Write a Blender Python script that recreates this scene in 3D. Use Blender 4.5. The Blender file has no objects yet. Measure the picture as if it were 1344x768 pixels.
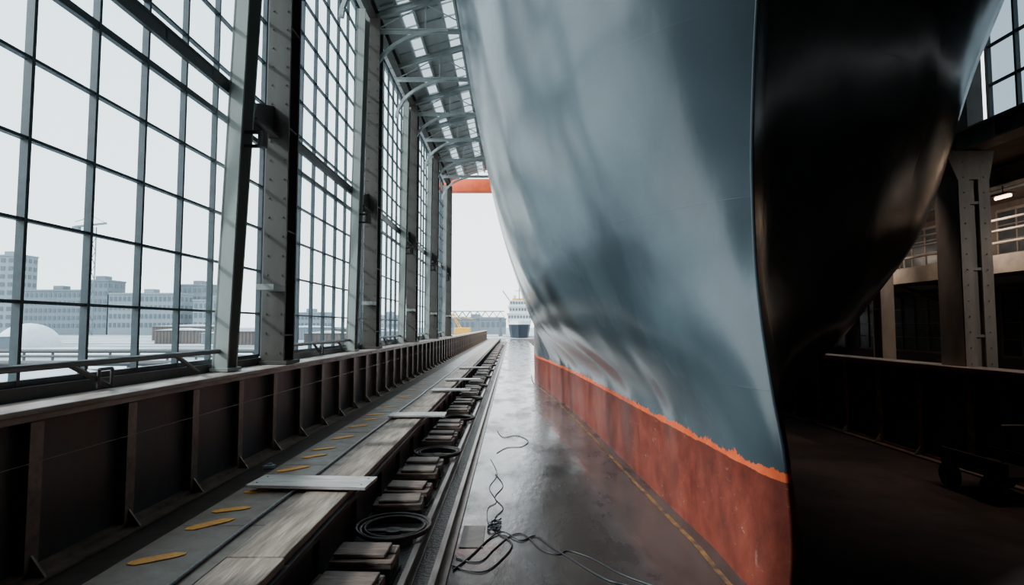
import bpy, math, random, bmesh
from mathutils import Vector, Matrix
random.seed(4)
C = bpy.context.scene.collection
H = 2.5

# ------------------------------------------------------------------ materials
def mat(name, c1, c2=None, rough=0.6, metal=0.0, scale=3.0, bump=0.0, bscale=None, stretch=(1,1,1), rough2=None, detail=6, lo=0.35, hi=0.65, emit=None, spec=None):
    m = bpy.data.materials.new(name); m.use_nodes = True
    nt = m.node_tree; b = nt.nodes['Principled BSDF']
    b.inputs['Roughness'].default_value = rough
    b.inputs['Metallic'].default_value = metal
    if spec is not None: b.inputs['Specular IOR Level'].default_value = spec
    b.inputs['Base Color'].default_value = (*c1, 1)
    tc = nt.nodes.new('ShaderNodeTexCoord'); mp = nt.nodes.new('ShaderNodeMapping')
    mp.inputs['Scale'].default_value = stretch
    nt.links.new(tc.outputs['Object'], mp.inputs['Vector'])
    if c2 is not None or rough2 is not None:
        n = nt.nodes.new('ShaderNodeTexNoise'); n.inputs['Scale'].default_value = scale; n.inputs['Detail'].default_value = detail
        n.inputs['Roughness'].default_value = 0.65
        nt.links.new(mp.outputs[0], n.inputs['Vector'])
        r = nt.nodes.new('ShaderNodeValToRGB')
        r.color_ramp.elements[0].position = lo; r.color_ramp.elements[1].position = hi
        r.color_ramp.elements[0].color = (*c1, 1); r.color_ramp.elements[1].color = (*(c2 or c1), 1)
        nt.links.new(n.outputs['Fac'], r.inputs['Fac'])
        nt.links.new(r.outputs['Color'], b.inputs['Base Color'])
        if rough2 is not None:
            mr = nt.nodes.new('ShaderNodeMapRange')
            mr.inputs['From Min'].default_value = lo; mr.inputs['From Max'].default_value = hi
            mr.inputs['To Min'].default_value = rough; mr.inputs['To Max'].default_value = rough2
            nt.links.new(n.outputs['Fac'], mr.inputs['Value']); nt.links.new(mr.outputs[0], b.inputs['Roughness'])
    if bump:
        n2 = nt.nodes.new('ShaderNodeTexNoise'); n2.inputs['Scale'].default_value = bscale or scale * 3; n2.inputs['Detail'].default_value = 5
        nt.links.new(mp.outputs[0], n2.inputs['Vector'])
        bp = nt.nodes.new('ShaderNodeBump'); bp.inputs['Strength'].default_value = bump; bp.inputs['Distance'].default_value = 0.02
        nt.links.new(n2.outputs['Fac'], bp.inputs['Height']); nt.links.new(bp.outputs[0], b.inputs['Normal'])
    if emit:
        b.inputs['Emission Color'].default_value = (*emit[:3], 1); b.inputs['Emission Strength'].default_value = emit[3]
    return m

M_col   = mat('column_paint', (.095,.083,.07), (.05,.04,.032), .6, scale=2.5, stretch=(1,1,.2), bump=.08, lo=.2, hi=.8, spec=.3)
M_colL  = mat('column_paint_pale', (.36,.38,.35), (.25,.25,.215), .5, scale=1.2, stretch=(1,1,.2), bump=.06, lo=.2, hi=.8, spec=.4)
M_frame = mat('window_frame_steel', (.045,.066,.074), (.03,.038,.043), .45, scale=6)
M_dark  = mat('dark_steel', (.035,.038,.04), (.06,.05,.045), .45, scale=3, bump=.2)
M_panel = mat('bulwark_panel', (.065,.073,.078), (.07,.05,.038), .38, scale=1.7, bump=.25, stretch=(1,1,.5))
M_rib   = mat('bulwark_rib', (.30,.20,.145), (.12,.078,.055), .5, scale=4, bump=.3)
M_cap   = mat('worn_cap', (.42,.335,.28), (.19,.13,.10), .45, scale=5, stretch=(1,.25,1), bump=.3)
M_slab  = mat('deck_slab', (.17,.12,.09), (.28,.22,.178), .5, scale=2.2, bump=.3, rough2=.35)
M_slabD = mat('deck_dirty', (.06,.042,.032), (.11,.082,.065), .45, scale=2.5, bump=.35)
M_wood  = mat('weathered_timber', (.39,.30,.23), (.17,.12,.09), .6, scale=4, stretch=(3,.35,3), bump=.5)
M_plank = mat('pale_plank', (.62,.57,.52), (.40,.34,.30), .6, scale=5, stretch=(.5,3,3), bump=.35)
M_block = mat('keel_block_timber', (.22,.14,.105), (.065,.042,.032), .55, scale=5, stretch=(.6,3,3), bump=.6)
M_rust  = mat('rusty_steel', (.05,.032,.025), (.02,.016,.014), .5, metal=.2, scale=6, bump=.5)
M_bed   = mat('track_bed', (.05,.033,.026), (.015,.012,.01), .5, scale=8, bump=1.0, bscale=25)
M_rail  = mat('rail_steel', (.24,.20,.18), (.10,.065,.05), .35, metal=.7, scale=8, stretch=(1,.2,1))
M_yel   = mat('yellow_paint', (.95,.40,.025), (.7,.27,.025), .5, scale=14)
M_oline = mat('worn_orange_paint', (.30,.14,.04), (.05,.035,.03), .5, scale=6, lo=.4, hi=.6)
M_cable = mat('cable_black', (.015,.015,.017), rough=.4)
M_cableG= mat('wire_rope_grey', (.40,.42,.43), (.2,.21,.22), .4, metal=.5, scale=30)
M_roof  = mat('roof_sheet', (.62,.63,.61), (.48,.49,.47), .6, scale=1.5, stretch=(1,.2,1))
M_truss = mat('truss_paint', (.52,.55,.53), (.36,.38,.37), .5, scale=2)
M_orange= mat('orange_girder_paint', (.90,.13,.04), (.75,.10,.03), .45, scale=1.5)
M_brick = mat('dark_wall', (.15,.115,.095), (.095,.074,.062), .8, scale=2, bump=.3)
M_beige = mat('mezzanine_paint', (.30,.245,.20), (.19,.155,.13), .6, scale=2)
M_lamp  = mat('warm_lamp', (1,.8,.6), emit=(1,.55,.3,14))
M_conc  = mat('hazed_concrete', (.23,.26,.285), (.20,.23,.255), .8, scale=.1)  # distance haze is baked into these pale blue-grey building colours
M_concB = mat('hazed_concrete_dark', (.165,.195,.22), (.145,.17,.19), .8, scale=.1)
M_win   = mat('far_window', (.09,.11,.13), rough=.5)
M_white = mat('white_paint', (.62,.65,.66), (.50,.54,.56), .5, scale=.6)
M_navy  = mat('ferry_hull_paint', (.012,.018,.028), rough=.6, spec=.2)
M_cyel  = mat('machine_yellow', (.75,.40,.04), (.6,.31,.03), .5, scale=3)
M_redbr = mat('weathered_brown_sheeting', (.13,.095,.085), (.10,.085,.08), .8, scale=1)
M_snow  = mat('snow', (.62,.66,.69), (.50,.55,.59), .8, scale=1)
M_tower = mat('tower_crane_paint', (.16,.19,.22), rough=.7)
M_rcol  = mat('aisle_column_paint', (.33,.28,.24), (.20,.165,.135), .6, scale=2.5, stretch=(1,1,.3), bump=.15)

def glassmat(name, col, fac):
    m = bpy.data.materials.new(name); m.use_nodes = True
    nt = m.node_tree; nt.nodes.clear()
    o = nt.nodes.new('ShaderNodeOutputMaterial'); mx = nt.nodes.new('ShaderNodeMixShader'); tr = nt.nodes.new('ShaderNodeBsdfTransparent'); gl = nt.nodes.new('ShaderNodeBsdfGlossy')
    tr.inputs[0].default_value = (*col,1); gl.inputs['Roughness'].default_value = .05; mx.inputs[0].default_value = fac
    nt.links.new(tr.outputs[0], mx.inputs[1]); nt.links.new(gl.outputs[0], mx.inputs[2]); nt.links.new(mx.outputs[0], o.inputs[0])
    return m
M_glass = glassmat('pane_glass', (.92,.965,.98), .04)
M_grimy = glassmat('grimy_glass', (.62,.66,.68), .04)
M_dimR = glassmat('light_dimming_glass', (.44,.49,.52), .04)  # tint darkened to dim daylight falling on the starboard bow
M_dglass = mat('dim_glass', (.07,.08,.085), (.04,.045,.05), .2, scale=2)

M_floor = mat('wet_floor', (.066,.051,.043), (.028,.021,.018), .07, scale=.8, rough2=.32, bump=.2, bscale=5, detail=9, stretch=(1.6,.6,1), lo=.4, hi=.62)
M_floorD = mat('dry_dark_floor', (.08,.053,.044), (.042,.03,.026), .85, scale=.8, bump=.3, spec=.15)
M_ground = mat('outside_ground', (.12,.13,.14), (.42,.46,.49), .8, scale=.06, stretch=(.6,1.6,1), lo=.40, hi=.56)

# hull paint
M_hull = bpy.data.materials.new('hull_paint'); M_hull.use_nodes = True
nt = M_hull.node_tree; B = nt.nodes['Principled BSDF']; L = nt.links.new
tc = nt.nodes.new('ShaderNodeTexCoord'); sep = nt.nodes.new('ShaderNodeSeparateXYZ'); L(tc.outputs['Object'], sep.inputs[0])
def noise(scale, stretch=(1,1,1), detail=6, rough=.6, rot=(0,0,0), dist=0):
    mp = nt.nodes.new('ShaderNodeMapping'); mp.inputs['Scale'].default_value = stretch; mp.inputs['Rotation'].default_value = rot; L(tc.outputs['Object'], mp.inputs[0])
    n = nt.nodes.new('ShaderNodeTexNoise'); n.inputs['Scale'].default_value = scale; n.inputs['Detail'].default_value = detail; n.inputs['Roughness'].default_value = rough; n.inputs['Distortion'].default_value = dist
    L(mp.outputs[0], n.inputs['Vector']); return n
def math_(op, a, b=None, v=None):
    n = nt.nodes.new('ShaderNodeMath'); n.operation = op
    L(a, n.inputs[0])
    if b is not None: L(b, n.inputs[1])
    if v is not None: n.inputs[1].default_value = v
    return n.outputs[0]
def ramp(fac, cols):
    r = nt.nodes.new('ShaderNodeValToRGB'); e = r.color_ramp.elements
    e[0].position, e[0].color = cols[0][0], (*cols[0][1],1); e[1].position, e[1].color = cols[-1][0], (*cols[-1][1],1)
    for p,c in cols[1:-1]:
        x = e.new(p); x.color = (*c,1)
    L(fac, r.inputs['Fac']); return r.outputs['Color']
def mixc(fac, a, b):
    n = nt.nodes.new('ShaderNodeMix'); n.data_type = 'RGBA'; L(fac, n.inputs[0]); L(a, n.inputs[6]); L(b, n.inputs[7]); return n.outputs[2]
grey = ramp(noise(.5,(1,1,.5),4,.5,rot=(.6,0,0),dist=.4).outputs['Fac'], [(.38,(.036,.049,.056)),(.62,(.074,.098,.108))])
red = ramp(noise(2.6,(1,1,.8),9,.7).outputs['Fac'], [(.3,(.07,.012,.007)),(.5,(.155,.025,.013)),(.72,(.24,.05,.027))])
streak = math_('GREATER_THAN', noise(7,(1,1,.22),9,.8).outputs['Fac'], v=.655)
pale = ramp(noise(3).outputs['Fac'], [(0,(.34,.15,.11)),(1,(.27,.09,.055))])
red = mixc(streak, red, pale)
scuff = math_('GREATER_THAN', noise(13,(1,.4,1.3),10,.85).outputs['Fac'], v=.615)
red = mixc(scuff, red, ramp(noise(2).outputs['Fac'], [(.42,(.04,.013,.01)),(.56,(.46,.29,.23))]))
orange = ramp(noise(6).outputs['Fac'], [(.3,(.70,.085,.018)),(.7,(.88,.15,.045))])
nz = noise(2.6,(1,1,1),9,.75).outputs['Fac']
jag = math_('MULTIPLY', math_('SUBTRACT', nz, v=.5), v=.36)
zt = math_('ADD', sep.outputs['Z'], jag)
g_o = math_('GREATER_THAN', zt, v=1.205)
g_r = math_('GREATER_THAN', math_('ADD', sep.outputs['Z'], math_('MULTIPLY', jag, v=-.25)), v=1.125)
col = mixc(g_r, red, orange); col = mixc(g_o, col, grey)
L(col, B.inputs['Base Color'])
rr = nt.nodes.new('ShaderNodeMapRange'); L(g_o, rr.inputs[0]); rr.inputs[3].default_value = .45; rr.inputs[4].default_value = .22
L(rr.outputs[0], B.inputs['Roughness'])
sr = nt.nodes.new('ShaderNodeMapRange'); L(g_o, sr.inputs[0]); sr.inputs[3].default_value = .3; sr.inputs[4].default_value = .75
L(sr.outputs[0], B.inputs['Specular IOR Level'])
bp = nt.nodes.new('ShaderNodeBump'); bp.inputs['Strength'].default_value = 1; bp.inputs['Distance'].default_value = .20
L(noise(.6,(1,.7,.5),1.5,.4,rot=(.7,0,0),dist=.25).outputs['Fac'], bp.inputs['Height'])
cmb = nt.nodes.new('ShaderNodeCombineXYZ'); L(sep.outputs['Y'], cmb.inputs[0]); L(sep.outputs['Z'], cmb.inputs[1])
bk = nt.nodes.new('ShaderNodeTexBrick'); L(cmb.outputs[0], bk.inputs['Vector']); bk.inputs['Scale'].default_value = 1
bk.inputs['Brick Width'].default_value = 4.2; bk.inputs['Row Height'].default_value = 1.9; bk.inputs['Mortar Size'].default_value = .006; bk.inputs['Mortar Smooth'].default_value = .6
bp3 = nt.nodes.new('ShaderNodeBump'); bp3.inputs['Strength'].default_value = .12; bp3.inputs['Distance'].default_value = .006
L(bk.outputs['Fac'], bp3.inputs['Height']); L(bp.outputs[0], bp3.inputs['Normal'])
bp2 = nt.nodes.new('ShaderNodeBump'); bp2.inputs['Strength'].default_value = .12; bp2.inputs['Distance'].default_value = .01
L(noise(14).outputs['Fac'], bp2.inputs['Height']); L(bp3.outputs[0], bp2.inputs['Normal']); L(bp2.outputs[0], B.inputs['Normal'])

# ------------------------------------------------------------------ mesh builder
class MB:
    def __init__(s): s.v=[]; s.f=[]; s.m=[]
    def box(s, x0,x1,y0,y1,z0,z1, mi=0):
        n=len(s.v); s.v += [(x,y,z) for z in (z0,z1) for y in (y0,y1) for x in (x0,x1)]
        for q in ((0,2,3,1),(4,5,7,6),(0,1,5,4),(2,6,7,3),(0,4,6,2),(1,3,7,5)): s.f.append(tuple(n+i for i in q)); s.m.append(mi)
        return s
    def beam(s, p0, p1, w, h, mi=0, up=(0,0,1)):
        p0=Vector(p0); p1=Vector(p1); d=(p1-p0).normalized(); u=Vector(up)
        if abs(d.dot(u))>.98: u=Vector((0,1,0))
        r=d.cross(u).normalized(); u=r.cross(d).normalized(); n=len(s.v)
        for p in (p0,p1):
            for a,b in ((-1,-1),(1,-1),(1,1),(-1,1)): s.v.append(tuple(p+r*a*w/2+u*b*h/2))
        for q in ((0,1,2,3),(7,6,5,4),(0,4,5,1),(1,5,6,2),(2,6,7,3),(3,7,4,0)): s.f.append(tuple(n+i for i in q)); s.m.append(mi)
        return s
    def cyl(s, p0, p1, r, n=12, mi=0, r1=None):
        p0=Vector(p0); p1=Vector(p1); d=(p1-p0).normalized(); u=Vector((0,0,1)) if abs(d.z)<.9 else Vector((1,0,0))
        a=d.cross(u).normalized(); b=d.cross(a); k=len(s.v); r1=r if r1 is None else r1
        for p,q in ((p0,r),(p1,r1)):
            for i in range(n):
                t=2*math.pi*i/n; s.v.append(tuple(p+a*math.cos(t)*q+b*math.sin(t)*q))
        for i in range(n):
            j=(i+1)%n; s.f.append((k+i,k+j,k+n+j,k+n+i)); s.m.append(mi)
        s.f.append(tuple(k+i for i in reversed(range(n)))); s.m.append(mi); s.f.append(tuple(k+n+i for i in range(n))); s.m.append(mi)
        return s
    def prism(s, pts, axis, a, b, mi=0):
        def mk(p,t): return {'x':(t,p[0],p[1]),'y':(p[0],t,p[1]),'z':(p[0],p[1],t)}[axis]
        k=len(s.v); n=len(pts); s.v += [mk(p,a) for p in pts]+[mk(p,b) for p in pts]
        for i in range(n):
            j=(i+1)%n; s.f.append((k+i,k+j,k+n+j,k+n+i)); s.m.append(mi)
        s.f.append(tuple(k+i for i in range(n))); s.m.append(mi); s.f.append(tuple(k+n+i for i in reversed(range(n)))); s.m.append(mi)
        return s
    def torus(s, c, R, r, n=40, k=8, mi=0):
        b=len(s.v)
        for i in range(n):
            t=2*math.pi*i/n
            for j in range(k):
                p=2*math.pi*j/k; q=R+r*math.cos(p); s.v.append((c[0]+q*math.cos(t),c[1]+q*math.sin(t),c[2]+r*math.sin(p)))
        for i in range(n):
            for j in range(k):
                i2=(i+1)%n;j2=(j+1)%k; s.f.append((b+i*k+j,b+i2*k+j,b+i2*k+j2,b+i*k+j2)); s.m.append(mi)
        return s
    def tube(s, pts, r, k=7, sub=5):
        P_=[Vector(p) for p in pts]; Q=[]
        for i in range(len(P_)-1):
            a=P_[max(i-1,0)]; b=P_[i]; c=P_[i+1]; d=P_[min(i+2,len(P_)-1)]
            for j in range(sub):
                t=j/sub; Q.append(.5*((2*b)+(c-a)*t+(2*a-5*b+4*c-d)*t*t+(3*b-a-3*c+d)*t**3))
        Q.append(P_[-1]); b0=len(s.v)
        for i,q in enumerate(Q):
            d=(Q[min(i+1,len(Q)-1)]-Q[max(i-1,0)]).normalized()
            u=Vector((0,0,1)) if abs(d.z)<.9 else Vector((1,0,0))
            a=d.cross(u).normalized(); bb=a.cross(d)
            for j in range(k):
                t=2*math.pi*j/k; s.v.append(tuple(q+a*math.cos(t)*r+bb*math.sin(t)*r))
        for i in range(len(Q)-1):
            for j in range(k):
                j2=(j+1)%k; s.f.append((b0+i*k+j,b0+i*k+j2,b0+(i+1)*k+j2,b0+(i+1)*k+j)); s.m.append(0)
        return s
    def obj(s, name, mats, parent=None, bevel=0, smooth=False, loc=(0,0,0), **pr):
        me=bpy.data.meshes.new(name); me.from_pydata(s.v,[],s.f)
        if not isinstance(mats,(list,tuple)): mats=[mats]
        for m in mats: me.materials.append(m)
        for p,mi in zip(me.polygons,s.m): p.material_index=mi; p.use_smooth=smooth
        bm=bmesh.new(); bm.from_mesh(me); bmesh.ops.recalc_face_normals(bm,faces=bm.faces); bm.to_mesh(me); bm.free()
        ob=bpy.data.objects.new(name,me); C.objects.link(ob); ob.location=loc
        if parent: ob.parent=parent
        for k,v in pr.items(): ob[k]=v
        if bevel:
            b=ob.modifiers.new('bev','BEVEL'); b.width=bevel; b.segments=2; b.limit_method='ANGLE'
        return ob
def empty(name, loc=(0,0,0), **pr):
    e=bpy.data.objects.new(name,None); e.location=loc; C.objects.link(e)
    for k,v in pr.items(): e[k]=v
    return e
def dup(ob, loc, parent=None, rot=None):
    n=ob.copy(); n.location=loc; C.objects.link(n)
    if rot is not None: n.rotation_euler=rot
    n.parent=parent
    for ch in ob.children: dup(ch, ch.location, n)
    return n

# ------------------------------------------------------------------ camera + light
cam=bpy.data.cameras.new('camera'); co=bpy.data.objects.new('camera',cam); C.objects.link(co)
cam.sensor_width=36; cam.lens=20.09; co.location=(0,0,H); co.rotation_euler=(math.radians(90+3.36),0,0); cam.clip_end=3000
bpy.context.scene.camera=co
w=bpy.data.worlds.new('world'); bpy.context.scene.world=w; w.use_nodes=True
nt=w.node_tree; bg=nt.nodes['Background']; tcw=nt.nodes.new('ShaderNodeTexCoord'); sp=nt.nodes.new('ShaderNodeSeparateXYZ'); r=nt.nodes.new('ShaderNodeValToRGB')
nt.links.new(tcw.outputs['Generated'],sp.inputs[0]); nt.links.new(sp.outputs['Z'],r.inputs[0]); nt.links.new(r.outputs[0],bg.inputs[0])
r.color_ramp.elements[0].color=(.86,.92,.94,1); r.color_ramp.elements[1].color=(.58,.68,.73,1); r.color_ramp.elements[1].position=.7
bg.inputs[1].default_value=4.0
sd=bpy.data.lights.new('overcast_sun','SUN'); sd.energy=8; sd.angle=math.radians(7); sd.color=(.88,.95,1)
so=bpy.data.objects.new('overcast_sun',sd); C.objects.link(so)
so.rotation_euler=Vector((1,.22,-.72)).to_track_quat('-Z','Y').to_euler()

# ------------------------------------------------------------------ ground and hall shell
YB=[-3.4,3.55,10.5,17.4,24.4,31.3,38.3]
Y0,Y1=-8.0,38.6
WX=-4.62; EZ=12.1; AR=6.15
MB().box(-4.9,2.7,-9,112,-.4,0).obj('floor',M_floor,kind='structure')
MB().box(2.7,15,-9,112,-.4,0).obj('floor_aisle',M_floorD,kind='structure')
MB().box(-900,-4.9,-60,900,-.6,-.15).box(15,700,-60,900,-.6,-.15).box(-4.9,15,112,900,-.6,-.15).obj('ground',M_ground,kind='structure')
MB().box(14.6,14.9,Y0,Y1,0,AR).obj('wall_right',M_brick,kind='structure')
MB().box(-4.9,14.9,Y0-.3,Y0,0,15.2).obj('wall_back',M_brick,kind='structure')
MB().box(8.9,14.6,Y1-.3,Y1,0,AR).obj('wall_end',M_brick,kind='structure')
ca=MB().box(8.9,12.3,Y0,Y1,AR,AR+.12).box(13.3,14.9,Y0,Y1,AR,AR+.12).box(12.3,13.3,Y0,6,AR,AR+.12).obj('ceiling_aisle',M_brick,kind='structure')
MB().box(12.3,13.3,6,Y1,AR+.05,AR+.06).obj('skylight_glass',M_grimy,parent=ca)  # unseen roof glazing, added to let daylight brighten the aisle

def glaze(name, x, ya, yb, z0, z1, ny, nz_, fm, gm, th=.045, dp=.08, heavy=()):
    mb=MB(); 
    for i in range(ny+1):
        y=ya+(yb-ya)*i/ny; t=th*(1.5 if i in (0,ny) else 1); mb.box(x-dp/2,x+dp/2,y-t/2,y+t/2,z0,z1)
    for j in range(nz_+1):
        z=z0+(z1-z0)*j/nz_; t=th*(2.2 if j in heavy or j in (0,nz_) else .8); mb.box(x-dp/2+.006,x+dp/2-.006,ya,yb,z-t/2,z+t/2)
    f=mb.obj(name,fm,kind='structure')
    MB().box(x-.006,x+.006,ya,yb,z0,z1).obj('glass_panes',gm,parent=f)
    return f
k=1
for a,b in zip(YB[1:-1],YB[2:]):
    glaze('window_%d'%k, WX, a+.1,b-.1,1.95,EZ-.05, 8, 13, M_frame, M_glass, th=.04, heavy=(5,)); k+=1
for a,b,n_ in ((7.9,10.3,4),(10.7,17.2,8),(17.6,24.2,8)):
    glaze('window_%d'%k, 8.8, a,b,6.2,EZ-.1, n_, 8, M_frame, M_dimR); k+=1
for a,b in zip([Y0]+YB[:-1],YB):
    glaze('window_%d'%k, 14.5, a+.5,b-.5,1.6,3.6, 9, 4, M_beige, M_dglass, th=.035); k+=1
    glaze('window_%d'%k, 14.5, a+.5,b-.5,4.6,5.9, 9, 3, M_beige, M_dglass, th=.035); k+=1

# ceiling
mb=MB(); RB=12.5
def roofz(x): return RB+(1-abs(x-2.05)/6.35)*1.9
edges=[-4.9,-4.2,-3.65,-3.2,-2.35,-1.9,-1.05,-.6,.2,.7,2.05,3.0,3.7,4.5,5.2,6.0,6.7,7.5,8.9]
mg=MB(); SK0=11.0  # skylights start here; unseen nearer roof made opaque to darken the bow
for i,(a,b) in enumerate(zip(edges[:-1],edges[1:])):
    sk=i in (2,4,6,8)
    q=lambda th:[(a,roofz(a)),(b,roofz(b)),(b,roofz(b)+th),(a,roofz(a)+th)]
    if sk:
        mb.prism(q(.06),'y',Y0,SK0); mg.prism(q(.01),'y',SK0,Y1+.4)
    else: mb.prism(q(.06),'y',Y0,Y1+.4)
ceil=mb.obj('ceiling',M_roof,kind='structure'); mg.obj('skylight_glass',M_grimy,parent=ceil)
for x in edges[1:-1]:
    MB().box(x-.04,x+.04,Y0,Y1+.4,roofz(x)-.13,roofz(x)-.005).obj('purlin',M_truss,parent=ceil)
y=Y0+.6; m=MB()
while y<Y1:
    for a,b in ((-4.9,2.05),(2.05,8.9)): m.beam((a,y,roofz(a)-.02),(b,y,roofz(b)-.02),.035,.05)
    y+=.8
m.obj('roof_battens',M_truss,parent=ceil)

def truss():
    m=MB(); xl,xr=-4.3,8.4
    zt=lambda x: roofz(x)-.18
    for s0,s1 in ((xl,2.05),(2.05,xr)):
        m.beam((s0,0,zt(s0)),(s1,0,zt(s1)),.14,.03); m.beam((s0,0,zt(s0)-.2),(s1,0,zt(s1)-.2),.14,.03); m.beam((s0,0,zt(s0)-.1),(s1,0,zt(s1)-.1),.02,.2)
    zb=EZ-.35
    m.box(xl,xr,-.07,.07,zb,zb+.03).box(xl,xr,-.015,.015,zb-.12,zb)
    n=8; xs=[xl+(xr-xl)*i/n for i in range(n+1)]
    for i in range(1,n):
        m.beam((xs[i],0,zb),(xs[i],0,zt(xs[i])-.2),.035,.035)
    for i in range(n):
        p=(xs[i],0,zt(xs[i])-.2) if (i%2)==(i<n/2) else (xs[i],0,zb); q=(xs[i+1],0,zb) if (i%2)==(i<n/2) else (xs[i+1],0,zt(xs[i+1])-.2)
        m.beam(p,q,.03,.03)
    for sx,cx in ((1,xl),(-1,xr)):
        pts=[(cx+sx*(2.3*(1-math.cos(t))),zb-1.5+1.5*math.sin(t)) for t in [math.pi/2*i/10 for i in range(11)]]
        for p,q in zip(pts[:-1],pts[1:]): m.beam((p[0],0,p[1]),(q[0],0,q[1]),.12,.1)
    return m
ys=[]
for a,b in zip(YB[:-1],YB[1:]): ys += [a,(a+b)/2]
t0=truss().obj('roof_truss',M_truss,loc=(0,ys[0],0),label='pale grey steel roof truss with curved knee braces',category='roof truss',group='roof trusses of the shipyard hall')
for y in ys[1:]: dup(t0,(0,y,0))

# left columns
def column(h, w=.5, d=.40):
    m=MB()
    m.box(-d/2,d/2,-w/2,-w/2+.05,0,h); m.box(-d/2,d/2,w/2-.05,w/2,0,h); m.box(-.03,.03,-w/2+.05,w/2-.05,0,h)
    for z in [i*1.9+.5 for i in range(int(h/1.9))]:
        m.box(-d/2+.01,d/2-.01,-w/2+.05,w/2-.05,z,z+.03)
    m.box(-d/2-.02,d/2+.08,-w/2-.08,w/2+.08,0,.06)
    for z in [i*.35+.2 for i in range(int(h/.35))]:
        for x in (-d/2+.07,d/2-.07):
            m.cyl((x,-w/2-.012,z),(x,-w/2,z),.018,6)
    return m
root=empty('steel_column',(-4.28,YB[0],1.82),label='tall dark brown-grey riveted steel column with a pale raking buttress',category='column',group='columns along the glazed wall')
column(10.2).obj('shaft',M_col,parent=root)
mb=MB(); yb=-1.75; yt=-1.05; TH=9.9
mb.prism([(yb-.16,0),(yb+.16,0),(yt+.30,TH),(yt-.25,TH)],'x',-.2,-.17)
mb.prism([(yb-.16,0),(yb-.12,0),(yt-.21,TH),(yt-.25,TH)],'x',-.21,.02)
mb.prism([(yb+.12,0),(yb+.16,0),(yt+.30,TH),(yt+.26,TH)],'x',-.21,.02)
for z in [i*.5+.3 for i in range(19)]:
    f=z/TH; y1=(yb-.16)*(1-f)+(yt-.25)*f; y2=(yb+.16)*(1-f)+(yt+.30)*f
    mb.cyl((-.17,y1+.08,z),(-.155,y1+.08,z),.018,6); mb.cyl((-.17,y2-.08,z),(-.155,y2-.08,z),.018,6)
mb.box(-.21,.06,yb-.22,yb+.22,0,.05)
mb.obj('raking_buttress',M_colL,parent=root)
mb=MB(); mb.prism([(-1.2,3.9),(-.25,4.2),(-.25,4.7),(-.9,4.5)],'x',-.12,-.08); mb.box(-.16,.05,-1.2,-.25,4.1,4.14); mb.obj('gusset_bracket',M_col,parent=root)
mb=MB(); mb.box(-.1,.2,-.75,-.25,1.3,1.40); mb.obj('cable_shelf',M_colL,parent=root)
mb=MB(); 
mb.cyl((.2,-1.3,3.6),(.2,-1.3,3.85),.08,12); mb.beam((-.1,-1.3,3.85),(.25,-1.3,3.85),.05,.05); mb.beam((-.1,-1.3,3.62),(.25,-1.3,3.62),.05,.05); mb.obj('lamp_bracket',M_dark,parent=root)
for y in YB[1:]: dup(root,(-4.28,y,1.82))

def girder(name,x,z,ya,yb,h,wd,m,lab,par=None):
    g=MB(); g.box(x-wd/2,x+wd/2,ya,yb,z,z+.035).box(x-wd/2,x+wd/2,ya,yb,z+h-.035,z+h).box(x-.02,x+.02,ya,yb,z+.035,z+h-.035)
    y=ya+.3
    while y<yb: g.box(x-wd/2+.01,x+wd/2-.01,y,y+.025,z+.035,z+h-.035); y+=1.15
    return g.obj(name,m,label=lab,category='girder')
girder('window_girder',-4.535,6.2,YB[0],Y1,.22,.06,M_dark,'dark thin steel girder bracketed along the tall windows')
girder('eaves_girder',-4.3,EZ-.07,Y0,Y1,.3,.25,M_col,'grey steel eaves girder on top of the columns')

def stay():
    m=MB(); m.cyl((0,-2.6,.28),(0,2.6,.28),.035,8); m.cyl((0,2.5,.28),(-.03,2.5,.02),.02,8)
    for y in (-2.3,-.6,1.2): m.cyl((0,y,.28),(-.03,y+.6,.02),.03,8)
    m.cyl((0.02,-.2,.0),(0.02,-.2,.2),.018,8); m.cyl((0.02,.0,.0),(0.02,0,.2),.018,8); m.cyl((0.02,-.2,.2),(0.02,0,.2),.018,8)
    return m
s0=stay().obj('window_stay_bar',M_dark,loc=(-4.40,6.3,1.84),label='dark steel stay rail with struts at the window foot',category='rail',group='stay rails at the window foot')
for y in (14.0,20.9,27.8,34.8): dup(s0,(-4.40,y-.7,1.84))

# ------------------------------------------------------------------ bulwark
RZ=.38
def bulwark(x, sgn, ya, yb, top, ribs, lab, capm):
    e=empty('steel_bulwark',(x,ya,0),label=lab,category='low wall')
    MB().box(-.03,.03,0,yb-ya,0,top-.06).obj('plate_panel',M_panel,parent=e)
    m=MB(); m.box(-.34,.16,0,yb-ya,-.05,0) if sgn>0 else m.box(-.16,.34,0,yb-ya,-.05,0)
    m.box(.12*sgn-.02,.12*sgn+.02,0,yb-ya,-.11,-.05)
    m.obj('cap_rail',capm,parent=e,loc=(0,0,top),bevel=.008)
    zb=RZ+.02 if sgn>0 else .02
    m=MB(); m.box(min(0,.14*sgn),max(0,.14*sgn),0,yb-ya,0,.05).box(min(0,.28*sgn),max(0,.28*sgn),0,yb-ya,-.01,.012); m.obj('base_angle',M_rib,parent=e,loc=(0,0,zb))
    st=MB(); h=top-.12-zb
    st.box(min(0,.13*sgn),max(0,.13*sgn),-.01,.01,0,h); st.box(min(.12*sgn,.14*sgn),max(.12*sgn,.14*sgn),-.07,.07,0,h)
    st.prism([(0,0),(.28*sgn,0),(.13*sgn,.2),(0,.2)],'y',-.012,.012)
    r=None; y=ribs
    while y<yb-ya-.2:
        if r is None: r=st.obj('stiffener',M_rib,parent=e,loc=(0,y,zb))
        else:
            n=r.copy(); n.location=(0,y,zb); n.parent=e; C.objects.link(n)
        y+=1.22
    return e
bulwark(-4.15,1,-4,92,1.81,.35,'dark blue-grey steel plate bulwark with brown stiffener ribs and worn cap',M_cap)
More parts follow.
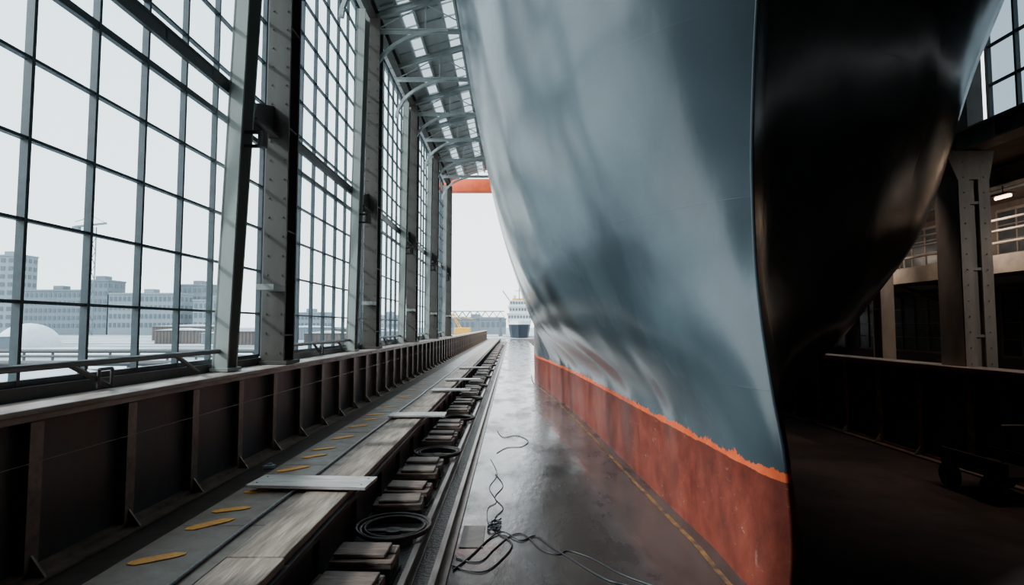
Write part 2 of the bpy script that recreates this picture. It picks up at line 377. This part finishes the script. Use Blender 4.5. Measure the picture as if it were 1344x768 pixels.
MB().tube([(-3.99,y,1.36) for y in [1+.6*i for i in range(70)]],.004,6,1).obj('strung_wire',M_rib,label='thin brown wire strung along the bulwark ribs',category='wire')
MB().box(-4.75,-4.52,Y0,Y1,-.1,1.93).obj('wall_left',M_dark,kind='structure')
MB().box(-4.75,-4.57,Y0,YB[1],1.93,EZ).obj('wall_left_blocker',M_brick,kind='structure')  # unseen wall, added in place of glazing to block daylight on the bow
MB().box(8.75,8.9,Y0,7.85,6.3,EZ).box(8.75,8.9,24.3,Y1,6.3,EZ).obj('wall_right_blocker',M_brick,kind='structure')  # out-of-view upper walls added to cut window light on the starboard hull

# ------------------------------------------------------------------ raised quay platform
ZP=.575
e=empty('quay_platform',(0,0,0),label='long raised quay platform with concrete strip and timber edge',category='platform')
MB().box(-3.16,-1.93,-4,92,0,ZP-.03).box(-4.11,-3.16,-4,92,0,RZ).obj('platform_base',M_slabD,parent=e)
m=MB(); m.box(-1.93,-1.9,-4,92,.01,ZP-.03); y=-3.5
while y<92: m.box(-1.9,-1.84,y,y+.03,.01,ZP-.05); y+=1.3
m.box(-1.9,-1.82,-4,92,ZP-.09,ZP-.035)
m.obj('platform_side_plate',M_dark,parent=e)
sl=MB().box(-3.18,-2.36,0,2.385,0,.05).obj('concrete_slab',M_slab,parent=e,bevel=.008,loc=(0,-4,ZP-.03))
for i in range(1,40):
    n=sl.copy(); n.location=(0,-4+2.4*i,ZP-.03+random.uniform(-.002,.002)); n.parent=e; C.objects.link(n)
bd=MB().box(-2.34,-1.86,0,4.38,0,.07).obj('edge_timber',M_wood,parent=e,bevel=.012,loc=(0,-4,ZP-.03))
for i in range(1,21):
    n=bd.copy(); n.location=(random.uniform(-.012,.012),-4+4.4*i,ZP-.03+random.uniform(-.005,.006)); n.parent=e; C.objects.link(n)
pm=None
dy=[4.8,5.62,6.05,6.75,7.75,8.5,9.0,9.9,11.0,11.8,12.4,13.6,14.8,15.6,17.2,19]
for i,y in enumerate(dy):
    if pm is None:
        pts=[(-.18,-.12),(-.10,-.135),(.13,.02),(.18,.08),(.17,.12),(.07,.125),(-.13,-.0),(-.18,-.06)]
        pm=MB().prism([(p[0],p[1]) for p in pts],'z',0,.004).obj('yellow_paint_dash',M_yel,parent=e,loc=(-2.9,y,ZP+.024))
    else:
        n=pm.copy(); n.location=(-2.9+.02*math.sin(i*3),y,ZP+.024); n.rotation_euler=(0,0,random.uniform(-.15,.25)); n.scale=(.97+.1*math.sin(i*2),)*2+(1,); n.parent=e; C.objects.link(n)
MB().tube([(-2.50+.008*math.sin(i*.9),-1+.55*i,ZP+.04) for i in range(90)],.015,8,2).obj('wire_rope',M_cableG,label='grey twisted wire rope lying along the platform',category='rope')
def plank(x,y,l,wd,rz,lab):
    m=MB(); m.box(-l/2,l/2,-wd/2,wd/2,0,.035)
    for sx in (-1,1):
        for k_ in (-1,1): m.cyl((sx*(l/2-.08),k_*wd*.28,.034),(sx*(l/2-.08),k_*wd*.28,.04),.012,8,mi=1)
    ob=m.obj('loose_plank',[M_plank,M_rust],bevel=.005,loc=(x,y,ZP+.072),label=lab,category='plank',group='planks across the platform edge'); ob.rotation_euler=(0,0,rz); return ob
plank(-2.34,6.85,1.40,.46,-.07,'pale weathered plank lying across the timber platform edge')
plank(-1.95,12.0,1.15,.48,.02,'short pale plank laid across the timber edge')
plank(-1.75,16.6,1.1,.5,-.03,'short pale plank laid across the timber edge')
plank(-1.7,19.9,1.2,.5,.05,'short pale plank laid across the timber edge')
plank(-1.7,25.5,1.3,.5,0,'short pale plank laid across the timber edge')
m=MB(); m.prism([(0,0),(.14,.02),(.17,.09),(.1,.14),(.02,.1)],'z',0,.05); m.prism([(.05,.03),(.13,.05),(.1,.1)],'z',.05,.08)
m.obj('crumpled_rag',M_snow,loc=(-3.7,8.6,RZ+.003),bevel=.01,label='small crumpled white rag beside the platform',category='rag')

# ------------------------------------------------------------------ track trench
e=empty('rail_track',(0,0,0),label='pair of worn steel rails along the walkway edge',category='rail track')
MB().box(-1.83,-.68,-4,92,0.002,.02).obj('track_bed',M_bed,parent=e)
for x in (-.74,-1.02):
    m=MB(); m.box(x-.06,x+.06,-4,92,.02,.035).box(x-.012,x+.012,-4,92,.035,.11).box(x-.032,x+.032,-4,92,.11,.145); m.obj('rail',M_rail,parent=e,bevel=.006)
MB().box(-.69,-.64,-4,92,.0,.03).obj('walkway_kerb',M_rail,parent=e)
def kb():
    r=empty('keel_block',(0,0,.022),label='stacked dark timber keel block on a steel chair',category='keel block',group='keel blocks in the track trench')
    m=MB(); m.box(-.32,.32,-.22,.22,0,.03); m.box(-.3,.3,-.19,-.16,.03,.14); m.box(-.3,.3,.16,.19,.03,.14); m.box(-.3,-.27,-.16,.16,.03,.14); m.box(.27,.3,-.16,.16,.03,.14); m.box(-.01,.01,-.16,.16,.03,.14)
    m.obj('steel_chair',M_rust,parent=r)
    MB().box(-.31,.31,-.21,-.005,.14,.23).box(-.32,.30,.005,.21,.14,.22).obj('timber_baulk',M_block,parent=r,bevel=.014)
    MB().box(-.24,.27,-.17,.15,.23,.27).obj('cap_board',M_block,parent=r,bevel=.012)
    return r
def ring():
    r=empty('mooring_ring',(0,0,.022),label='round dark coiled steel ring between keel blocks',category='ring',group='steel rings in the track trench')
    m=MB(); m.torus((0,0,.19),.42,.022); m.torus((0.01,0,.165),.385,.026); m.torus((.015,.01,.18),.34,.018); m.obj('rim',M_rust,parent=r,smooth=True)
    m=MB(); m.cyl((0,0,0),(0,0,.10),.22,28); m.beam((-.36,0,.135),(.36,0,.135),.08,.03); m.cyl((0,0,.10),(0,0,.15),.09,16)
    m.obj('hub_plate',M_rust,parent=r)
    return r
b0=kb(); r0=ring()
y=2.8; rings=[]; blocks=[]
while y<70:
    rings.append(y); blocks += [y+.9,y+1.5,y+2.4,y+3.0]; y+=3.9
blocks=[b for b in blocks if b>4]; rings=[r for r in rings if r>4]
b0.location=(-1.455,blocks[0],.022); r0.location=(-1.36,rings[0],.022)
for i,b in enumerate(blocks[1:]): dup(b0,(-1.455+random.uniform(-.015,.012),b+random.uniform(-.05,.05),.022),rot=(0,0,random.uniform(-.06,.06)+(math.pi if i%2 else 0)))
for b in rings[1:]: dup(r0,(-1.36,b,.022))

# cables on the walkway
def cab(pts,r=.012,lab='black cable tangled on the wet walkway'):
    MB().tube([(x,y,r+.002+abs(z)) for x,y,z in pts],r).obj('loose_cable',M_cable,smooth=True,label=lab,category='cable',group='cables on the walkway')
def tangle(cx,cy,n,sx,sy):
    return [(cx+sx*math.sin(i*1.1+.3*math.sin(i)),cy+sy*math.cos(i*.73+1),.02*(i%2)) for i in range(n)]
cab([(-.6,6.0,0),(-.45,6.35,0),(-.25,6.9,0),(-.1,7.05,.01),(.1,6.8,0),(.28,6.95,0),(.45,6.6,0),(.62,6.3,0),(.78,6.0,0),(.95,5.75,0),(1.15,5.6,0),(1.3,5.2,0)],.009)
cab([(-.6,6.3,0),(-.35,6.2,0),(-.2,6.55,0),(-.02,6.95,0),(.15,7.0,0),(.32,6.55,0),(.5,6.4,0),(.62,6.5,0),(.85,6.3,0),(1.1,5.9,0),(1.4,5.6,0)],.007)
cab([(-.62,6.1,0),(-.3,5.95,0),(-.1,6.3,0),(.0,6.7,0),(-.15,7.0,0)],.008)
cab([(-.2,7.1,0),(-.22,7.6,0),(-.12,8.0,0),(-.25,8.5,0),(-.14,9.1,0),(-.28,9.8,0)],.006)
cab([(-.15,7.0,0),(-.3,7.4,0),(-.33,8.0,0),(-.22,8.3,0),(-.35,9.0,0),(-.25,9.8,0),(-.4,10.9,0)],.005)
cab([(-.3,11.4,0),(-.1,11.9,0),(.2,12.0,0),(.35,12.6,0),(.1,13.2,0),(-.2,13.0,0),(-.35,13.8,0)],.007,'thin black cable looped on the wet walkway')
cab(tangle(-.22,7.25,16,.08,.14),.009,'knotted heap of thin black cable on the wet walkway')
cab(tangle(-.2,7.4,13,.06,.1),.010,'knotted heap of thin black cable on the wet walkway')
MB().box(-.6,-.33,6.6,7.3,.001,.010).obj('steel_floor_plate',M_slabD,bevel=.003,label='small grey steel cover plate on the walkway',category='plate')

# ------------------------------------------------------------------ the ship
T=[0,.15,.4,.8,1.5,2.5,4,7,10,14,18,22,28,36]
ZR=[0,1.2,2.5,4,6,8,10,11]
P12=[2.40,2.35,2.32,2.29,2.26,2.21,2.14,2.02,1.9,1.68,1.4,1.08,1.2,1.6]
PORT=[[2.40,2.31,2.28,2.27]+[x+.02 for x in P12[4:]],P12,
 [2.40,2.30,2.17,2.00,1.75,1.48,1.2,.9,.78,.75,.87,1.0,1.2,1.6],
 [2.40,2.22,1.98,1.68,1.27,.83,.42,.08,.06,.15,.28,.45,.9,1.5],
 [2.40,2.15,1.8,1.4,.85,.33,-.2,-.55,-.53,-.45,-.3,0,.5,1.2],
 [2.4,2.12,1.72,1.28,.63,.02,-.55,-.9,-.92,-.9,-.8,-.6,0,.8],
 [2.4,2.1,1.7,1.25,.58,-.08,-.75,-1.25,-1.3,-1.3,-1.2,-1,-.4,.5],
 [2.4,2.1,1.7,1.25,.56,-.1,-.85,-1.4,-1.45,-1.45,-1.35,-1.1,-.5,.4]]
S12=[2.44,2.53,2.6,2.7,2.88,3.15,3.5,4.1,4.7,5.4,5.9,6.2,6.2,6]
STB=[[2.44,2.66,2.75,2.81]+[x-.02 for x in S12[4:]],S12,
 [2.44,2.55,2.78,3.22,4.0,4.65,5.0,5.5,5.9,6.3,6.5,6.6,6.5,6.2],
 [2.44,2.58,2.88,3.52,4.75,5.85,6.25,6.5,6.7,6.9,7,7,6.9,6.5],
 [2.44,2.6,2.98,3.72,5.05,6.4,6.95,7.15,7.2,7.25,7.3,7.2,7.1,6.7],
 [2.44,2.62,3.05,3.9,5.4,7.0,7.55,7.6,7.6,7.6,7.6,7.5,7.4,7],
 [2.44,2.62,3.1,4.0,5.55,7.2,7.7,7.75,7.75,7.7,7.7,7.6,7.5,7.1],
 [2.44,2.62,3.1,4.0,5.55,7.25,7.75,7.8,7.75,7.75,7.7,7.6,7.5,7.1]]
SZ=[0,.6,1.2,1.9,2.5,3.2,4,5,6,8,10,11]
SY=[5.16,5.05,5.12,5.36,5.54,5.66,5.68,5.58,5.40,5.05,4.75,4.65]
def pchip(xs,ys,x):
    n=len(xs); x=max(xs[0],min(xs[-1],x))
    h=[xs[i+1]-xs[i] for i in range(n-1)]; d=[(ys[i+1]-ys[i])/h[i] for i in range(n-1)]
    s=[d[0]]+[0 if d[i-1]*d[i]<=0 else (h[i-1]+h[i])/(h[i]/d[i-1]+h[i-1]/d[i]) for i in range(1,n-1)]+[d[-1]]
    i=0
    while i<n-2 and x>xs[i+1]: i+=1
    t=(x-xs[i])/h[i]; a,b=ys[i],ys[i+1]
    return (2*t**3-3*t*t+1)*a+(t**3-2*t*t+t)*h[i]*s[i]+(-2*t**3+3*t*t)*b+(t**3-t*t)*h[i]*s[i+1]
NT,NZ=80,70
ts=[36*(i/NT)**2.2 for i in range(NT+1)]
zs=[11*(j/NZ) for j in range(NZ+1)]
def side(tab):
    rows=[[pchip(T,r_,t) for t in ts] for r_ in tab]
    out=[]
    for z in zs:
        ystem=pchip(SZ,SY,z)
        out.append([(pchip(ZR,[r_[i] for r_ in rows],z), ystem+ts[i]*(41.2-2.5-ystem)/36, z) for i in range(NT+1)])
    return out
P,S=side(PORT),side(STB)
ship=empty('ship',(2.42,5.1,0),label='grey ship with red bottom paint standing in the dry dock',category='ship')
off=Vector((2.42,5.1,0))
mb=MB(); W=NT+1
for G in (P,S):
    k0=len(mb.v); mb.v += [tuple(Vector(p)-off) for row in G for p in row]
    for j in range(NZ):
        for i in range(NT):
            mb.f.append((k0+j*W+i,k0+j*W+i+1,k0+(j+1)*W+i+1,k0+(j+1)*W+i)); mb.m.append(0)
mb.obj('hull',M_hull,parent=ship,smooth=True)
for nm,j,zoff in (('deck_plating',NZ,-.25),('bottom_plating',0,.01)):
    mb=MB()
    mb.v += [tuple(Vector(p)-off+Vector((0,0,zoff))) for p in P[j]]+[tuple(Vector(p)-off+Vector((0,0,zoff))) for p in S[j]]
    for i in range(NT): mb.f.append((i,i+1,W+i+1,W+i)); mb.m.append(0)
    mb.obj(nm,M_dark,parent=ship)
mb=MB()
mb.v=[tuple(Vector(row[NT])-off) for row in P]+[tuple(Vector(row[NT])-off) for row in S]
for j in range(NZ): mb.f.append((j,j+1,NZ+1+j+1,NZ+1+j)); mb.m.append(0)
mb.obj('transom',M_hull,parent=ship)
MB().tube([tuple(Vector((2.42,pchip(SZ,SY,z)+.012,z))-off) for z in zs],.024,10,2).obj('stem_bar',M_hull,parent=ship,smooth=True)
for G in (P,S):
    MB().tube([tuple(Vector(p)-off) for p in G[NZ]],.06,8,1).obj('gunwale_rail',M_dark,parent=ship,smooth=True)
mb=MB(); pts=[(x-.17,y) for x,y,z in P[0] if y<30]
for a,b in zip(pts[:-1],pts[1:]):
    if b[1]-a[1]<.002: continue
    k0=len(mb.v); mb.v += [(a[0]-.03,a[1],.004),(a[0]+.03,a[1],.004),(b[0]+.03,b[1],.004),(b[0]-.03,b[1],.004)]; mb.f.append((k0,k0+1,k0+2,k0+3)); mb.m.append(0)
mb.obj('floor_line_marking',M_oline,label='worn orange painted line on the floor beside the hull',category='painted line')

# ------------------------------------------------------------------ orange gantry crane just outside the hall end
e=empty('gantry_crane',(-5.2,40.4,-.0),label='orange gantry crane box girder across the open hall end',category='crane')
m=MB(); m.box(-.1,19,-.35,.35,12.05,12.95)
m.obj('box_girder',M_orange,parent=e,bevel=.02)
for x in (.1,18.6):
    m=MB(); m.beam((x,-.9,0.0),(x,-.25,12.04),.28,.28); m.beam((x,.9,0.0),(x,.25,12.04),.28,.28); m.box(x-.12,x+.12,-.7,.7,4.9,5.1); m.box(x-.2,x+.2,-1.3,1.3,-.15,.2); m.obj('leg_frame',M_tower,parent=e)

# ------------------------------------------------------------------ right side
CH=5.68
def rcol():
    m=MB(); h=CH; w=.56
    for sx in (-1,1):
        m.box(sx*.26-.03,sx*.26+.03,-w/2,w/2,0,h)
        m.box(sx*.18-.10,sx*.18+.10,-w/2-.02,-w/2+.02,0,h)
    m.box(-.24,.24,-.24,-.20,0,h)
    for z in (1.1,2.3,3.5,4.7): m.box(-.26,.26,-w/2-.01,w/2,z,z+.05)
    for z in [i*.28+.15 for i in range(20)]:
        for x in (-.18,.18): m.cyl((x,-w/2-.035,z),(x,-w/2-.02,z),.014,6)
    m.box(-.40,.40,-.40,.40,0,.08)
    m.prism([(-.29,5.15),(-.5,h),(.40,h),(.29,5.15)],'y',-.30,.30)
    return m
r=empty('crane_column',(8.35,YB[0],0),label='grey-brown riveted steel column with flared bracket head',category='column',group='columns of the side aisle')
rcol().obj('shaft',M_rcol,parent=r)
MB().box(.02,.32,-.2,.2,6.12,EZ-.1).obj('upper_post',M_rcol,parent=r)
for y in YB[1:]: dup(r,(8.35,y,0))
girder('aisle_runway_girder',8.4,5.7,Y0,Y1-.4,.38,.4,M_rcol,'heavy grey-brown steel crane runway girder on aisle columns')
girder('aisle_girder',11.3,5.72,Y0,Y1-.5,.4,.3,M_colL,'pale blue-grey girder above the mezzanine')
c2=MB(); c2.box(-.2,.2,-.22,-.19,0,5.7).box(-.2,.2,.19,.22,0,5.7).box(-.02,.02,-.19,.19,0,5.7); c2.box(-.3,.3,-.3,.3,0,.06).prism([(-.2,5.1),(-.5,5.69),(.5,5.69),(.2,5.1)],'y',-.02,.02)
for z in (1.5,3,4.5): c2.box(-.19,.19,-.19,.19,z,z+.03)
r2=c2.obj('aisle_column',M_rcol,loc=(11.3,YB[0],0),label='dim grey steel column under the aisle girder',category='column',group='inner aisle columns')
for y in YB[1:]: dup(r2,(11.3,y,0))
e=empty('mezzanine_walkway',(12,0,0),label='beige steel mezzanine gallery with pipe railing along the wall',category='gallery')
MB().box(0,2.4,Y0,Y1-.4,3.95,4.1).box(-.04,.02,Y0,Y1-.4,3.8,4.25).obj('gallery_deck',M_beige,parent=e)
m=MB()
for z in (4.55,4.85,5.12): m.cyl((0,Y0,z),(0,Y1-.4,z),.03,8)
y=Y0+.2
while y<Y1-.5: m.cyl((0,y,4.2),(0,y,5.12),.025,8); y+=1.4
m.obj('pipe_railing',M_beige,parent=e)
db=MB().beam((2.4,0,2.9),(.1,0,3.78),.1,.12).box(.02,2.4,-.05,.05,3.78,3.94).obj('deck_bracket',M_beige,parent=e,loc=(0,YB[0]+.5,0))
for y in YB[1:-1]:
    n=db.copy(); n.location=(0,y+.5,0); n.parent=e; C.objects.link(n)
def lampf():
    r=empty('aisle_lamp',(11.3,13,5.45),label='small glowing warm tube lamp hung under the girder',category='lamp',group='warm lamps in the side aisle')
    m=MB(); m.box(-.09,.09,-.22,.22,.05,.10); m.cyl((0,0,.1),(0,0,.27),.012,6); m.obj('lamp_housing',M_dark,parent=r)
    m=MB(); m.cyl((0,-.2,.015),(0,.2,.015),.035,12); m.obj('lamp_tube',M_lamp,parent=r,smooth=True)
    return r
l0=lampf()
for y in (18.5,): dup(l0,(11.3,y,5.45))
def spot(p, tgt, en, deg, colr):
    s_=bpy.data.lights.new('aisle_fill_spot','SPOT'); s_.energy=en; s_.spot_size=math.radians(deg); s_.spot_blend=.8; s_.color=colr; s_.shadow_soft_size=.15  # unseen fill lamps added to brighten aisle, columns and dock floor
    o_=bpy.data.objects.new('aisle_fill_spot',s_); C.objects.link(o_); o_.location=p; o_.rotation_euler=(Vector(tgt)-Vector(p)).to_track_quat('-Z','Y').to_euler()
for y in (10,14,18.5,24): spot((11.0,y,5.4),(14.6,y+1,2.7),360,145,(1,.83,.68))
spot((12.5,3.5,5.7),(8.7,10.5,3.2),480,40,(.95,.93,.9))
spot((13.2,8,5.7),(11.3,17.4,2.5),350,40,(1,.85,.7))
for y in (9.5,14): spot((10.6,y,5.5),(8.3,y+1.2,.8),130,80,(1,.85,.72))
for y in (7.2,10.8): spot((7.75,y,5.6),(6.9,y+.6,0),150,64,(1,.82,.72))
bulwark(8.0,-1,-4,37,1.78,.5,'dark steel bulwark with ribs in the shadowed side of the dock',M_cap)
e=empty('steel_trolley',(7.2,8.6,0),label='dark steel trolley with wheels in the shadow',category='trolley')
m=MB(); m.box(-.4,.4,-.6,.6,.35,.42).box(-.4,-.36,-.6,.6,.42,.6).box(.36,.4,-.6,.6,.42,.6); m.cyl((-.35,-.5,.42),(-.35,-.5,1.1),.02,8); m.cyl((.35,-.5,.42),(.35,-.5,1.1),.02,8); m.cyl((-.35,-.5,1.1),(.35,-.5,1.1),.02,8); m.obj('trolley_frame',M_rust,parent=e)
for sx in (-1,1):
    for sy in (-1,1):
        m=MB(); m.cyl((sx*.42-.03,sy*.4,.2),(sx*.42+.03,sy*.4,.2),.2,18); m.cyl((sx*.3,sy*.4,.2),(sx*.46,sy*.4,.2),.04,10); m.beam((sx*.36,sy*.4,.2),(sx*.36,sy*.4,.36),.05,.05); m.obj('wheel',M_rust,parent=e)

# ------------------------------------------------------------------ outside world
def building(x0,x1,y0,d,h,rows,cols_,mt,lab):
    m=MB(); m.box(x0,x1,y0,y0+d,-.15,h,0); m.box(x0-.15,x1+.15,y0-.15,y0+d+.15,h,h+.5,0)
    fh=(h-1.5)/rows; cw=(x1-x0)/cols_
    for r_ in range(rows):
        for c_ in range(cols_):
            m.box(x0+cw*(c_+.22),x0+cw*(c_+.78),y0-.08,y0+.02,1.5+fh*(r_+.25),1.5+fh*(r_+.75),1)
    nd=max(3,int(d/cw/1.5)); dw=d/nd
    for r_ in range(rows):
        for c_ in range(nd):
            m.box(x1-.02,x1+.08,y0+dw*(c_+.22),y0+dw*(c_+.78),1.5+fh*(r_+.25),1.5+fh*(r_+.75),1)
    m.box((x0+x1)/2-1.5,(x0+x1)/2+1.5,y0+2,y0+5,h+.5,h+1.8,0)
    return m.obj('office_building',[mt,M_win],label=lab,category='building')
building(-170,-157.5,183,6,25,9,5,M_conc,'pale concrete tower block in winter haze')
building(-147,-130,172,7,13,5,12,M_concB,'hazy grey office block with rows of windows')
building(-129.5,-122,172,8,16,6,5,M_concB,'taller grey stair-tower block in haze')
building(-121.5,-100,172,7,12,4,16,M_conc,'long hazy grey office block with rows of windows')
building(-108,-97,184,7,15.5,5,7,M_concB,'grey office block rising behind a longer one')
building(-96,-87,172,7,10,3,6,M_conc,'low pale annex building in haze')
building(-80,-66,205,7,7,2,10,M_conc,'low pale warehouse in haze')
building(-60,-40,230,10,6.5,2,14,M_conc,'long low hazy warehouse by the water')
building(-36,-22,240,10,5.5,2,8,M_conc,'low grey waterfront shed in haze')
e=empty('footbridge',(-22,150,-.15),label='hazy grey lattice bridge on piers across the basin',category='bridge')
m=MB(); m.box(0,20,-1,1,4.6,5.0); m.box(0,20,-1,-.85,6.4,6.6); m.box(0,20,.85,1,6.4,6.6)
for i in range(10):
    x=i*2
    for yy in (-.92,.92):
        m.beam((x,yy,5),(x+1,yy,6.5),.13,.13); m.beam((x+1,yy,6.5),(x+2,yy,5),.13,.13)
m.obj('bridge_truss',M_concB,parent=e)
for x in (1,7,13,19): MB().box(x-.3,x+.3,-.7,.7,0,4.6).box(x-.5,x+.5,-.9,.9,0,.5).obj('pier',M_concB,parent=e)
building(-22,-2,185,7,4.6,1,12,M_concB,'low grey quayside shed behind the bridge')
e=empty('tower_crane',(-120,162,-.15),label='pale lattice tower crane in winter haze',category='crane')
m=MB()
for sx in (-.7,.7):
    for sy in (-.7,.7): m.beam((sx,sy,0),(sx,sy,31),.22,.22)
for i in range(15):
    s=1 if i%2 else -1; z=i*2; m.beam((-.7*s,-.7,z),(.7*s,-.7,z+2),.14,.14); m.beam((.7,-.7*s,z),(.7,.7*s,z+2),.14,.14)
m.obj('mast',M_tower,parent=e)
m=MB(); m.beam((-5,0,31),(4,0,32),.5,.5); m.beam((-5,0,32.4),(0,0,34),.15,.15); m.beam((0,0,34),(4,0,32),.12,.12); m.beam((0,0,31),(0,0,34),.3,.3); m.box(-5.4,-3.6,-.6,.6,29.6,31); m.obj('jib',M_tower,parent=e)
MB().box(-1,1,-1.6,-.5,28.6,30.6).obj('operator_cab',M_white,parent=e)
def dome(x,y,rx,ry,h,lab):
    m=MB(); n=24; k=8
    for j in range(k+1):
        p=math.pi/2*j/k*.98
        for i in range(n):
            t=2*math.pi*i/n; m.v.append((rx*math.cos(p)*math.cos(t),ry*math.cos(p)*math.sin(t),h*math.sin(p)))
    for j in range(k):
        for i in range(n):
            i2=(i+1)%n; m.f.append((j*n+i,j*n+i2,(j+1)*n+i2,(j+1)*n+i)); m.m.append(0)
    m.obj('storage_dome',M_snow,smooth=True,loc=(x,y,-.15),label=lab,category='dome')
dome(-61.5,73,3.4,3.4,3.0,'snow-white rounded storage dome')
def shed(x,y,w_,d,h,mt,nm,lab,cat,roof=M_snow):
    m=MB(); m.box(0,w_,0,d,0,h); nn=int(w_/.5)
    for i in range(nn): m.box(.1+i*.5,.3+i*.5,-.05,0,.1,h-.1)
    m.prism([(-.15,h),(w_+.15,h),(w_/2,h+.35)],'y',-.15,d+.15,1)
    m.obj(nm,[mt,roof],loc=(x,y,-.15),label=lab,category=cat)
for x,y,w_,h,mt in ((-53,85,7,2.0,M_redbr),(-45,83,5,1.6,M_concB),(-39,80,8,1.9,M_redbr),(-30.5,84,6,1.6,M_redbr),(-66,105,14,2.6,M_redbr),(-46,108,14,2.4,M_concB),(-31,100,9,2.2,M_redbr),(-22,90,5,1.8,M_conc),(-60,60,5,1.5,M_concB)):
    shed(x,y,w_,3,h,mt,'storage_shed','low brown-grey storage shed with snow on its roof','shed')
shed(-12.5,11.5,3.2,2.4,1.35,M_white,'site_cabin','white site cabin with a snowy roof beside the hall','cabin')
shed(-11.5,17.5,2.4,2,1.2,M_conc,'site_cabin','pale site cabin with a snowy roof beside the hall','cabin')
mb=MB(); 
for x0,x1,y0,y1 in ((-60,-12,30,38),(-48,-9,22,25),(-80,-20,48,55)): mb.box(x0,x1,y0,y1,-.15,.12)
mb.obj('snow_bank',M_snow,label='flat strips of snow on the open quay',category='snow',kind='stuff')
for i,(x,y,l) in enumerate(((-40,40,26),(-30,27,18),(-24,20,14))):
    m=MB()
    for j in range(int(l/2)+1): m.box(j*2-.06,j*2+.06,-.06,.06,0,.9)
    m.cyl((0,0,.9),(l,0,.9),.14,10); m.cyl((0,0,.55),(l,0,.55),.09,8)
    m.obj('pipe_rack',M_dark,loc=(x,y,-.15),label='dark raised pipeline on short posts across the snowy quay',category='pipeline',group='pipelines across the quay')
mb=MB(); 
for i in range(60): mb.cyl((-8,2+i*1.5,-.15),(-8,2+i*1.5,1.0),.03,6)
for z in (.45,1.0): mb.cyl((-8,2,z),(-8,90.5,z),.022,6)
mb.obj('quay_fence',M_tower,label='thin grey pipe fence outside the hall',category='fence')

# ferry
e=empty('ferry',(1.7,125,-.15),label='white ferry with a dark open bow moored beyond the dock',category='ferry')
def loft(z0,z1,kx0,kx1,mt,nm):
    m=MB()
    for yy,b in ((0,.35),(2,2.1),(6,2.7),(30,2.7)):
        m.v += [(-b*kx0,yy,z0),(b*kx0,yy,z0),(b*kx1,yy,z1),(-b*kx1,yy,z1)]
    for i in range(3):
        a=i*4; b=a+4
        for q in range(4): m.f.append((a+q,a+(q+1)%4,b+(q+1)%4,b+q)); m.m.append(0)
    m.f.append((0,1,2,3)); m.m.append(0); m.f.append((12,13,14,15)); m.m.append(0)
    m.obj(nm,mt,parent=e)
loft(0,3.0,.75,.95,M_navy,'ferry_lower_hull'); loft(3.0,3.8,.95,1.0,M_white,'ferry_upper_hull')
m=MB(); m.prism([(-2.7,3.8),(2.7,3.8),(2.6,5.5),(-2.6,5.5)],'y',3,28); m.prism([(-2.4,5.5),(2.4,5.5),(2.3,7.1),(-2.3,7.1)],'y',5,27); m.prism([(-2.5,7.1),(2.5,7.1),(2.2,8.6),(-2.2,8.6)],'y',6.5,16)
m.box(-2.9,2.9,2.8,28,5.4,5.55); m.box(-2.6,2.6,4.6,27,7.05,7.2); m.obj('superstructure',M_white,parent=e)
wn=None
for z,yy,wd,n_ in ((4.4,2.97,2.3,8),(6.1,4.97,2.0,7),(7.7,6.45,1.9,7)):
    for i in range(n_):
        x=-wd+2*wd*i/(n_-1)
        if wn is None: wn=MB().box(-.22,.22,-.06,.05,0,.6).obj('cabin_window',M_win,parent=e,loc=(x,yy,z))
        else:
            n=wn.copy(); n.location=(x,yy,z); n.parent=e; C.objects.link(n)
m=MB(); m.box(-1.6,1.6,8,11,8.6,9.1); m.obj('bridge_roof',M_cyel,parent=e)
for x in (-1.1,1.1): MB().cyl((x,12,8.6),(x,12,10.0),.4,12).obj('funnel',M_white,parent=e)
MB().cyl((0,7.5,8.6),(0,7.5,12),.12,8).cyl((-1,7.5,10.8),(1,7.5,10.8),.07,8).obj('signal_mast',M_tower,parent=e)
MB().beam((-2.2,7,8.5),(-3.8,4,10.6),.15,.15).obj('davit',M_tower,parent=e)
e=empty('mobile_crane',(-8.3,95,-.15),label='yellow mobile crane with lattice boom on the quay',category='crane')
MB().box(-1.8,1.8,-1,1,.5,1.2).box(-1.2,1.4,-.9,.9,1.3,2.4).obj('crane_body',M_cyel,parent=e,bevel=.08)
for x in (-1.3,-.4,.5,1.3):
    MB().cyl((x,-1.1,.45),(x,1.1,.45),.45,14).obj('wheel_pair',M_dark,parent=e)
m=MB(); a=Vector((-.2,0,2.2)); b=Vector((-1.6,0,4.6)); 
for dx,dy_ in ((-.2,-.2),(.2,-.2),(-.2,.2),(.2,.2)): m.beam(a+Vector((dx,dy_,0)),b+Vector((dx*.5,dy_*.5,0)),.09,.09)
for i in range(6):
    p=a.lerp(b,i/6); q=a.lerp(b,(i+1)/6); s=1 if i%2 else -1; m.beam(p+Vector((.2*s,-.2,0)),q+Vector((-.2*s,-.2,0)),.07,.07)
m.beam(b,(-.2,0,3.7),.1,.1); m.beam(b,(1.8,0,3.8),.12,.12)
m.obj('lattice_boom',M_cyel,parent=e)
